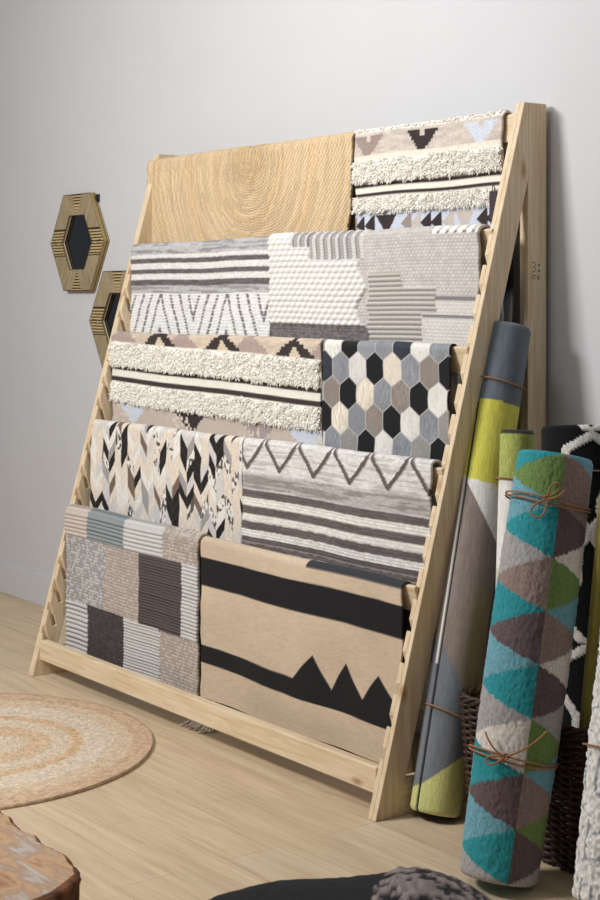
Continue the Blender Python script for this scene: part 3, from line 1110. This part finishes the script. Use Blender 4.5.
RC = Roll((0.530, 0.362, 0.035), (0.402, 0.448, 1.190), 0.120, col_c, M_WOOL, 'rolled_rug',
          'thick black rolled rug with a white trellis pattern, standing in the wicker basket', thick=0.016, edge=(40, 40, 42), seam=100)
RC.twine(0.13, rad=0.0025)


# --- triangle patterned roll
TEAL, GREEN, SKY, GREY, TAUPE, PLUM, CREAM = (46, 140, 148), (108, 134, 76), (108, 158, 172), (160, 157, 156), (140, 122, 115), (98, 83, 85), (212, 204, 196)


def col_d(phi, s, R):
    seg = R.Len / 8.0
    pc = 0.27                                               # the shared column line
    cw = 1.50                                               # column width in radians
    right = phi > pc
    P = Paint(phi, s, GREY)
    left_in = [GREEN, TEAL, TAUPE, PLUM, TEAL, CREAM, PLUM, TEAL]       # base on the column line
    left_out = [TEAL, SKY, GREY, TEAL, SKY, GREY, TEAL, SKY, GREY]
    right_in = [TAUPE, PLUM, GREEN, TAUPE, PLUM, GREEN, TAUPE, PLUM]
    right_out = [SKY, TAUPE, CREAM, SKY, CREAM, GREY, SKY, GREEN, GREY]
    x = np.where(right, (phi - pc) / cw, (pc - phi) / 1.80)
    wob = 0.006 * (vn(phi * 14, s * 50, 4) - .5)
    for k in range(8):
        c0 = (k + 0.5) * seg - 0.002
        m = (np.abs(s + wob - c0) < seg / 2 * (1 - x)) & (x < 1)
        P.put(m & ~right, left_in[k]); P.put(m & right, right_in[k])
    for k in range(9):
        c0 = k * seg - 0.002
        m = (np.abs(s + wob - c0) <= seg / 2 * x + 1e-6) & (x < 1)
        P.put(m & ~right, left_out[k]); P.put(m & right, right_out[k])
    P.mul(0.88 + 0.2 * vn(phi * 40, s * 280, 3))
    c, h = P.out()
    return c, 0.009 * np.sin(np.pi * np.clip(s / R.Len, 0, 1)) + 0.0035 * vn(phi * 24, s * 150, 8) + 0.002 * vn(phi * 6, s * 20, 9)


RD = Roll((0.592, -0.066, 0.024), (0.549, 0.192, 1.132), 0.109, col_d, M_WOOL, 'rolled_rug',
          'teal, green, plum and grey triangle-patterned rolled rug standing in front of the basket', thick=0.018, edge=(120, 178, 196), seam=170)
RD.twine(0.128, turns=2, extra=0.008, tilt=0.006, bow=(-0.05, 0.06), ends=((0.32, -0.72, 0.7), (-0.42, 0.9, 0.9)), tail=((0.035, -0.028),))
RD.twine(0.815, turns=2, extra=0.010, tilt=0.004, bow=(-0.2, 0.05), ends=((-0.78, 0.42, 0.8),), tail=((-0.05, -0.055), (0.085, -0.085)))


# --- olive thin roll
def col_e(phi, s, R):
    P = Paint(phi, s, (150, 138, 58)); P.mul(0.88 + 0.2 * vn(phi * 6, s * 60, 3))
    return P.out()


RE = Roll((0.618, 0.200, 0.03), (0.738, 0.200, 1.07), 0.017, col_e, M_SMOOTH, 'rolled_rug',
          'thin olive rolled mat standing in the basket between black roll and white roll', thick=0.006, dphi=6, ds=0.02, edge=(120, 110, 50))


# --- white nubbly roll
def col_f(phi, s, R):
    P = Paint(phi, s, (232, 229, 223))
    x = phi * R.r
    st = np.abs(np.mod(x / 0.045 + 0.9 * vn(x * 20, s * 14, 2), 1.0) - 0.5)
    m = (st < 0.10) & (vn(x * 26, s * 24, 5) > 0.46)
    st2 = np.abs(np.mod(s / 0.075 + 0.9 * vn(x * 14, s * 9, 7), 1.0) - 0.5)
    m2 = (st2 < 0.05) & (vn(x * 30, s * 20, 9) > 0.62)
    P.put((m | m2) * 0.65, (118, 124, 140))
    b = vn(x * 120, s * 120, 3)
    P.mul(0.80 + 0.25 * b)
    c, h = P.out()
    return c, 0.008 * b + 0.004 * vn(x * 50, s * 50, 4)


RF = Roll((0.890, 0.056, 0.02), (0.818, 0.314, 1.15), 0.108, col_f, M_WOOL, 'rolled_rug',
          'white nubbly rolled rug with blue-grey strokes at the right edge beside the basket', thick=0.02, edge=(225, 222, 216), seam=140, dphi=1.6)
RF.twine(0.78, rad=0.0028, extra=0.007)

# ------------------------------------------------------------------ wicker basket
BX0, BX1, BY0, BY1, BZ = 0.182, 0.735, 0.145, 0.545, 0.40
BK = thing('wicker_basket', ((BX0 + BX1) / 2, (BY0 + BY1) / 2, 0))
tag(BK, 'dark brown woven wicker basket holding rolled rugs, behind the triangle-patterned roll', 'basket')
BL = tuple(BK.location)


def rrect(n, x0, x1, y0, y1, rc):
    """points and normals round a rounded rectangle"""
    lx, ly = x1 - x0 - 2 * rc, y1 - y0 - 2 * rc
    per = 2 * lx + 2 * ly + 2 * math.pi * rc
    P, Nn = [], []
    for i in range(n):
        t = per * i / n
        for k, (ln, cx, cy, a) in enumerate(((lx, x1 - rc, y0 + rc, -90), (ly, x1 - rc, y1 - rc, 0), (lx, x0 + rc, y1 - rc, 90), (ly, x0 + rc, y0 + rc, 180))):
            dirx, diry = math.cos(math.radians(a + 90)), math.sin(math.radians(a + 90))
            nx, ny = math.cos(math.radians(a)), math.sin(math.radians(a))
            if t <= ln:
                P.append((cx + nx * rc - dirx * (ln - t), cy + ny * rc - diry * (ln - t))); Nn.append((nx, ny)); break
            t -= ln
            if t <= rc * math.pi / 2:
                b = math.radians(a) + t / rc
                P.append((cx + rc * math.cos(b), cy + rc * math.sin(b))); Nn.append((math.cos(b), math.sin(b))); break
            t -= rc * math.pi / 2
        else:
            P.append(P[-1]); Nn.append(Nn[-1])
    return np.array(P), np.array(Nn)


NS = 48                                                     # stakes (even)
n = NS * 6
bp, bn = rrect(n, BX0, BX1, BY0, BY1, 0.07)
cen = np.array([(BX0 + BX1) / 2, (BY0 + BY1) / 2])
paths = []
rows = 38
g = np.random.default_rng(3)
for r in range(rows):
    z = 0.012 + r * (BZ - 0.03) / (rows - 1)
    tap = 0.90 + 0.10 * z / BZ
    ph = np.arange(n) / 6 * np.pi + (r % 2) * np.pi
    offn = 0.006 * np.sin(ph)
    p = cen + (bp - cen) * tap + bn * offn[:, None]
    paths.append(np.column_stack([p, np.full(n, z) + 0.0015 * np.sin(np.arange(n) * .37 + r)]))
v, q = multi_tube(paths, 0.0056, 6, closed=True)
mesh_obj('woven_body', v, None, M_WICKER, loc=BL, parent=BK, quads=q)
st = []
for k in range(NS):
    i = k * 6
    zz = np.linspace(0.0, BZ + g.uniform(0.0, 0.012), 6)
    st.append(np.array([np.append(cen + (bp[i] - cen) * (0.90 + 0.10 * z / BZ), z) for z in zz]))
v, q = multi_tube(st, 0.0048, 6)
o = mesh_obj('upright_stakes', v, None, M_WICKER, loc=BL, parent=BK, quads=q)
rim = []
for k in range(3):
    ph = np.arange(n) / 9.0 * np.pi + k * 2.094
    p = bp + bn * (0.007 * np.cos(ph))[:, None]
    rim.append(np.column_stack([p, BZ - 0.004 + 0.008 * np.sin(ph)]))
v, q = multi_tube(rim, 0.0065, 6, closed=True)
mesh_obj('braided_rim', v, None, M_WICKER, loc=BL, parent=BK, quads=q)
bi, _ = rrect(80, BX0, BX1, BY0, BY1, 0.07)
bi = cen + (bi - cen) * 0.89
vv = [(x, y, 0.004) for x, y in bi] + [(x, y, 0.012) for x, y in bi]
ff = [tuple(range(79, -1, -1)), tuple(range(80, 160))] + [(i, (i + 1) % 80, (i + 1) % 80 + 80, i + 80) for i in range(80)]
mesh_obj('base_panel', vv, ff, M_WICKER, loc=BL, parent=BK, smooth=False)

# ------------------------------------------------------------------ wall mirrors
M_GLASS, nt, b_ = new_mat('darkened_mirror_glass')
b_.inputs['Base Color'].default_value = (0.10, 0.105, 0.125, 1)  # dark tint stands in for the reflection of a dim room
b_.inputs['Metallic'].default_value = 1.0; b_.inputs['Roughness'].default_value = 0.03
M_BLACK = plain('black_metal', (28, 28, 30), 0.45, 0.4)


def hexr(a, R):
    """radius of a flat-topped hexagon (corners left and right) at angle a"""
    k = np.pi / 3
    return R * math.cos(math.pi / 6) / np.cos(np.mod(a, k) - k / 2)


def make_mirror(cx, cz, label):
    D0, D1 = 0.026, 0.004                                   # frame front and back, measured off the wall
    yf, yb, ym = YW - D0 - 0.006, YW - D1, YW - 0.014
    loc = (cx, YW - 0.004, cz)
    R0, R1 = 0.272, 0.150
    t = thing('hexagon_mirror', loc)
    tag(t, label, 'mirror', 'hexagonal mirrors on the wall')
    na, nr = 480, 46
    a = np.linspace(0, 2 * np.pi, na, endpoint=False)
    A, F = np.meshgrid(a, np.linspace(0, 1, nr))
    rr = hexr(A, R0) * (1 - F) + hexr(A, R1) * F
    x, z = rr * np.cos(A), rr * np.sin(A)
    P = Paint(x, z, (158, 142, 112))
    ang = np.arctan2(z, x)
    d = np.where((x * z) > 0, x - z * 0.5, x + z * 0.5)
    P.mul(0.86 + 0.24 * vn(d * 190, (x * .5 - z) * 12, 4))
    ax, az = np.abs(x), np.abs(z)
    bk = (34, 30, 26)
    # light seams between the veneer pieces
    dl = np.abs((ax - 0.155) * 0.866 * 1.0 - (az - 0.20) * 0.9)
    # striped pieces: bands at the left and right, wedges at top and bottom
    side = az < 0.064
    wedge = ax < 0.050 * np.clip((az - 0.128) / 0.108, 0, 1)
    st_ = np.mod(z / 0.0142, 1.0) < 0.45
    P.put(side, (196, 172, 124)); P.put(side & st_, bk)
    P.put((np.abs(az - 0.064) < 0.003) & (ax > 0.09), bk)
    P.put(wedge, (196, 172, 124)); P.put(wedge & st_, bk)
    ln = np.abs(ax - (0.205 - (az - 0.064) * -0.10 - (0.118 - az) * 0.0) + (az - 0.12) * 0.75)
    P.put((ln < 0.002) & (az > 0.064) & (az < 0.16), bk)
    edge = (F < 0.025) | (F > 0.975)
    P.put(edge, (60, 50, 38))
    c, _ = P.out()
    yy = np.full(x.shape, yf)
    front = np.stack([cx + x, yy, cz + z], -1)
    # outer and inner side walls, laminated in layers
    def wall(R, ya, yb_, cols):
        k = len(cols)
        ys = np.linspace(ya, yb_, k)
        Aw, Yw_ = np.meshgrid(a, ys)
        r_ = hexr(Aw, R)
        vv_ = np.stack([cx + r_ * np.cos(Aw), Yw_, cz + r_ * np.sin(Aw)], -1)
        cw_ = np.ones(r_.shape + (3,)) * lin(np.array(cols))[:, None, :]
        return vv_, cw_
    gold, blk, ivo = (205, 178, 122), (34, 30, 26), (226, 212, 176)
    ow, oc = wall(R0, yf, yb, [gold, gold, blk, gold, gold, blk, gold, blk, blk, gold, gold, blk])
    iw, ic = wall(R1, yf, ym, [ivo, blk, blk, gold, ivo, ivo, blk, blk])
    V = np.concatenate([front.reshape(-1, 3), ow.reshape(-1, 3), iw.reshape(-1, 3)])
    Cc = np.concatenate([c.reshape(-1, 3), oc.reshape(-1, 3), ic.reshape(-1, 3)])
    q1 = grid_quads(nr, na, True)
    q2 = grid_quads(ow.shape[0], na, True, off=nr * na)[:, ::-1]
    q3 = grid_quads(iw.shape[0], na, True, off=nr * na + ow.shape[0] * na)
    o = mesh_obj('inlaid_frame', V, None, M_INLAY, loc=loc, parent=t, col=Cc, quads=np.concatenate([q1, q2, q3]), smooth=False)
    # glass pane
    ha = np.arange(6) * math.pi / 3
    hx = [(cx + (R1 + 0.004) * math.cos(q), (R1 + 0.004) * math.sin(q) + cz) for q in ha]
    vv_ = [(x_, ym, z_) for x_, z_ in hx] + [(x_, ym + 0.003, z_) for x_, z_ in hx]
    ff_ = [tuple(range(6)), tuple(range(11, 5, -1))] + [(i, i + 6, (i + 1) % 6 + 6, (i + 1) % 6) for i in range(6)]
    o = mesh_obj('mirror_glass', vv_, ff_, M_GLASS, loc=loc, parent=t, smooth=False); fix_normals(o)
    # backing board and hanger
    hx = [(cx + (R0 - 0.01) * math.cos(q), (R0 - 0.01) * math.sin(q) + cz) for q in ha]
    vv_ = [(x_, YW - 0.009, z_) for x_, z_ in hx] + [(x_, YW - 0.0005, z_) for x_, z_ in hx]
    o = mesh_obj('backing_board', vv_, ff_, M_BLACK, loc=loc, parent=t, smooth=False); fix_normals(o)
    o = mesh_obj('hanger', *boxv(cx + 0.150, cx + 0.176, YW - 0.010, YW - 0.001, cz + 0.19, cz + 0.226), M_BLACK, loc=loc, parent=t, smooth=False)
    fix_normals(o)
    return t


make_mirror(-3.172, 1.843, 'higher hexagonal mirror in striped wood frame, clear of the rack')
make_mirror(-2.775, 1.463, 'lower hexagonal mirror in striped wood frame, partly hidden behind the rack leg')

# ------------------------------------------------------------------ round jute rug on the floor
def floor_rug(cx, cy, R):
    nr, na = 120, 480
    r = np.linspace(0.002, R, nr)
    a = np.linspace(0, 2 * np.pi, na, endpoint=False)
    A, Rr = np.meshgrid(a, r)
    r_ = Rr + 0.004 * (vn(np.cos(A) * 4 + 9, np.sin(A) * 4 + 9, 2) - .5)
    P = Paint(A, Rr, (212, 184, 150))
    ring = Rr / 0.0135; ri = np.floor(ring); f = ring - ri
    tq = Rr / R + 0.012 * (vn(A * 14, Rr * 60, 4) - .5) * 2.0
    def band(a0, b0, c, m=0.8):
        P.put(bnd(tq, a0, b0, 0.03) * m, c)
    band(-1, 0.15, (219, 202, 180)); band(0.15, 0.31, (214, 186, 152)); band(0.31, 0.455, (219, 202, 180)); band(0.455, 0.53, (213, 180, 142))
    band(0.53, 0.73, (221, 206, 187)); band(0.73, 0.86, (214, 192, 164)); band(0.86, 2, (204, 174, 144))
    seg = np.floor(A * (6 + ri * 0.9))
    P.mul(0.92 + 0.14 * hsh(ri, seg, 5))
    P.put((hsh(ri, seg, 9) > 0.92) * 0.3, (170, 120, 84))
    braid = np.abs(np.sin(A * Rr / 0.012 + ri * 1.57 + f * 2))
    P.mul(0.92 + 0.10 * np.sin(f * np.pi)); P.mul(0.93 + 0.09 * braid)
    c, _ = P.out()
    z = 0.009 + 0.003 * np.sin(f * np.pi) + 0.0015 * braid
    kx, ky = cx + 0.121 * (1 - Rr / R), cy + 0.184 * (1 - Rr / R)     # the braid starts off the middle
    top = np.stack([kx + r_ * np.cos(A), ky + r_ * np.sin(A), z], -1)
    low = np.stack([cx + r_[-1:] * np.cos(A[-1:]), cy + r_[-1:] * np.sin(A[-1:]), 0 * A[-1:] + 0.0005], -1)
    V = np.concatenate([top, low], 0); Cc = np.concatenate([c, c[-1:] * 0.8], 0)
    o = mesh_obj('jute_floor_rug', V.reshape(-1, 3), None, M_JUTE, loc=(cx, cy, 0), col=Cc.reshape(-1, 3), quads=grid_quads(nr + 1, na, True))
    tag(o, 'round braided jute rug with pale and ginger rings lying on the wooden floor', 'rug')


floor_rug(-1.493, -0.733, 0.735)

# ------------------------------------------------------------------ live-edge wooden stool, lower left
M_STUMP, nt, b_ = new_mat('polished_burl_wood')
tc = N(nt, 'ShaderNodeTexCoord')
nz = N(nt, 'ShaderNodeTexNoise'); nz.inputs['Scale'].default_value = 6; nz.inputs['Detail'].default_value = 8
nz.inputs['Distortion'].default_value = 0.9; nz.inputs['Roughness'].default_value = 0.6
mp = N(nt, 'ShaderNodeMapping'); mp.inputs['Rotation'].default_value = (0, 0, -0.55); mp.inputs['Scale'].default_value = (1.1, 3.6, 1)
nt.links.new(tc.outputs['Object'], mp.inputs[0]); nt.links.new(mp.outputs[0], nz.inputs['Vector'])
cr = N(nt, 'ShaderNodeValToRGB'); e = cr.color_ramp.elements
e[0].position = 0.30; e[0].color = L4(120, 88, 66)
e[1].position = 0.74; e[1].color = L4(222, 214, 205)
for p_, c_ in ((0.38, (176, 128, 90)), (0.46, (206, 166, 124)), (0.54, (176, 140, 112)), (0.62, (192, 178, 166))):
    k = e.new(p_); k.color = L4(*c_)
nt.links.new(nz.outputs['Fac'], cr.inputs[0]); nt.links.new(cr.outputs[0], b_.inputs['Base Color'])
b_.inputs['Roughness'].default_value = 0.28; b_.inputs['Specular IOR Level'].default_value = 0.5
M_BARK = plain('bark', (126, 84, 56), 0.85, 0.2, noise=0.55, scale=30)

edge = [(-0.10, -1.405), (0.10, -1.39), (0.30, -1.40), (0.402, -1.416), (0.448, -1.423), (0.469, -1.417), (0.501, -1.43), (0.559, -1.439), (0.614, -1.429),
        (0.658, -1.442), (0.76, -1.434), (0.838, -1.453), (0.882, -1.468), (0.906, -1.508), (0.932, -1.543), (0.952, -1.583), (0.96, -1.68),
        (0.90, -1.80), (0.78, -1.90), (0.60, -1.95), (0.40, -1.96), (0.20, -1.93), (0.02, -1.86), (-0.12, -1.74), (-0.17, -1.60), (-0.16, -1.48)]
E_ = np.array(edge)
dd = np.r_[0, np.cumsum(np.linalg.norm(np.diff(np.r_[E_, E_[:1]], axis=0), axis=1))]
tt = np.linspace(0, dd[-1], 420, endpoint=False)
ex = np.interp(tt, dd, np.r_[E_[:, 0], E_[0, 0]]); ey = np.interp(tt, dd, np.r_[E_[:, 1], E_[0, 1]])
cx, cy = ex.mean(), ey.mean()
ST = thing('live_edge_stool', (cx, cy, 0))
tag(ST, 'low live-edge stool of polished swirling burl wood at the lower left corner', 'stool')
jag = 1 + 0.010 * (vn(tt * 38, 0 * tt, 3) - .5) + 0.006 * (vn(tt * 110, 0 * tt, 4) - .5)
lv = []
for f, z in ((0.0, 0.42), (0.3, 0.42), (0.6, 0.42), (0.80, 0.42), (0.90, 0.42), (0.965, 0.4195)):
    lv.append(np.stack([cx + (ex - cx) * f * (jag if f > .8 else 1), cy + (ey - cy) * f * (jag if f > .8 else 1), 0 * ex + z], -1))
V = np.concatenate(lv)
mesh_obj('polished_top', V, None, M_STUMP, loc=tuple(ST.location), parent=ST, quads=grid_quads(6, 420, True)[:, ::-1])
lv = []
for f, z in ((0.965, 0.4195), (0.99, 0.4175), (1.002, 0.412), (1.004, 0.40), (0.995, 0.37), (0.97, 0.33), (0.93, 0.27), (0.90, 0.18), (0.91, 0.08), (0.93, 0.0), (0.0, 0.0)):
    w_ = jag * (1 + 0.035 * (vn(tt * 9 + z * 3, 0 * tt + z * 18, 6) - .5) * (z < 0.41))
    lv.append(np.stack([cx + (ex - cx) * f * w_, cy + (ey - cy) * f * w_, 0 * ex + z], -1))
mesh_obj('bark_side', np.concatenate(lv), None, M_BARK, loc=tuple(ST.location), parent=ST, quads=grid_quads(11, 420, True)[:, ::-1])

# ------------------------------------------------------------------ black and grey woven pouf, bottom foreground
pr = np.array([0.5928, 0.8053, 0]); pf = np.array([-0.8053, 0.5928, 0])
pc_ = np.array([1.124, -0.848, 0]) - pf * 0.20
aa = np.linspace(-0.62, 0.34, 150)
prof = np.interp(aa, [-0.62, -0.56, -0.40, -0.26, -0.126, -0.04, 0.0, 0.04, 0.084, 0.15, 0.19, 0.25, 0.31, 0.34],
                 [0.0, 0.19, 0.305, 0.337, 0.340, 0.352, 0.364, 0.364, 0.356, 0.330, 0.300, 0.24, 0.12, 0.0])
ker = np.ones(7) / 7
prof = np.where(prof > 0.1, prof + 0.045, prof)
prof = np.convolve(np.pad(prof, 3, mode='edge'), ker, 'valid')
nt_ = 110
th = np.linspace(-0.02, np.pi + 0.02, nt_)
AA, TH = np.meshgrid(aa, th)
HH = np.broadcast_to(prof, AA.shape)
bw = 0.34 * np.sqrt(np.clip(1 - ((AA + 0.14) / 0.49) ** 2, 0.0, 1))
bb = -np.sign(np.cos(TH)) * np.abs(np.cos(TH)) ** 0.75 * bw
zz = HH * np.clip(np.abs(np.sin(TH)), 0, 1) ** 0.55
P = Paint(AA, bb, (24, 24, 26))
grey_side = AA > (-0.03 + 0.22 * (bb - 0.15) + 0.06 * (vn(bb * 12, AA * 6, 3) - .5))
loop = vn(AA * 70 + bb * 30, bb * 46 - AA * 20, 5)
P.put(grey_side, (128, 117, 112)); P.put(grey_side & (loop < 0.44), (26, 24, 26))
P.mul(0.8 + 0.4 * vn(AA * 150, bb * 150, 7))
c, _ = P.out()
bm_ = np.where(grey_side, 0.009 * loop, 0.003 * loop)
base = pc_ + AA[..., None] * pr + bb[..., None] * pf
V = base.copy(); V[..., 2] = np.clip(zz + bm_ * (zz > 0.05) - 0.006, 0.0, None)
o = mesh_obj('woven_pouf', V.reshape(-1, 3), None, M_WOOL, loc=(pc_[0], pc_[1], 0), col=c.reshape(-1, 3), quads=grid_quads(nt_, len(aa)))
fix_normals(o)
tag(o, 'low slumped floor pouf of black cloth and grey black-flecked weave, bottom foreground', 'pouf')
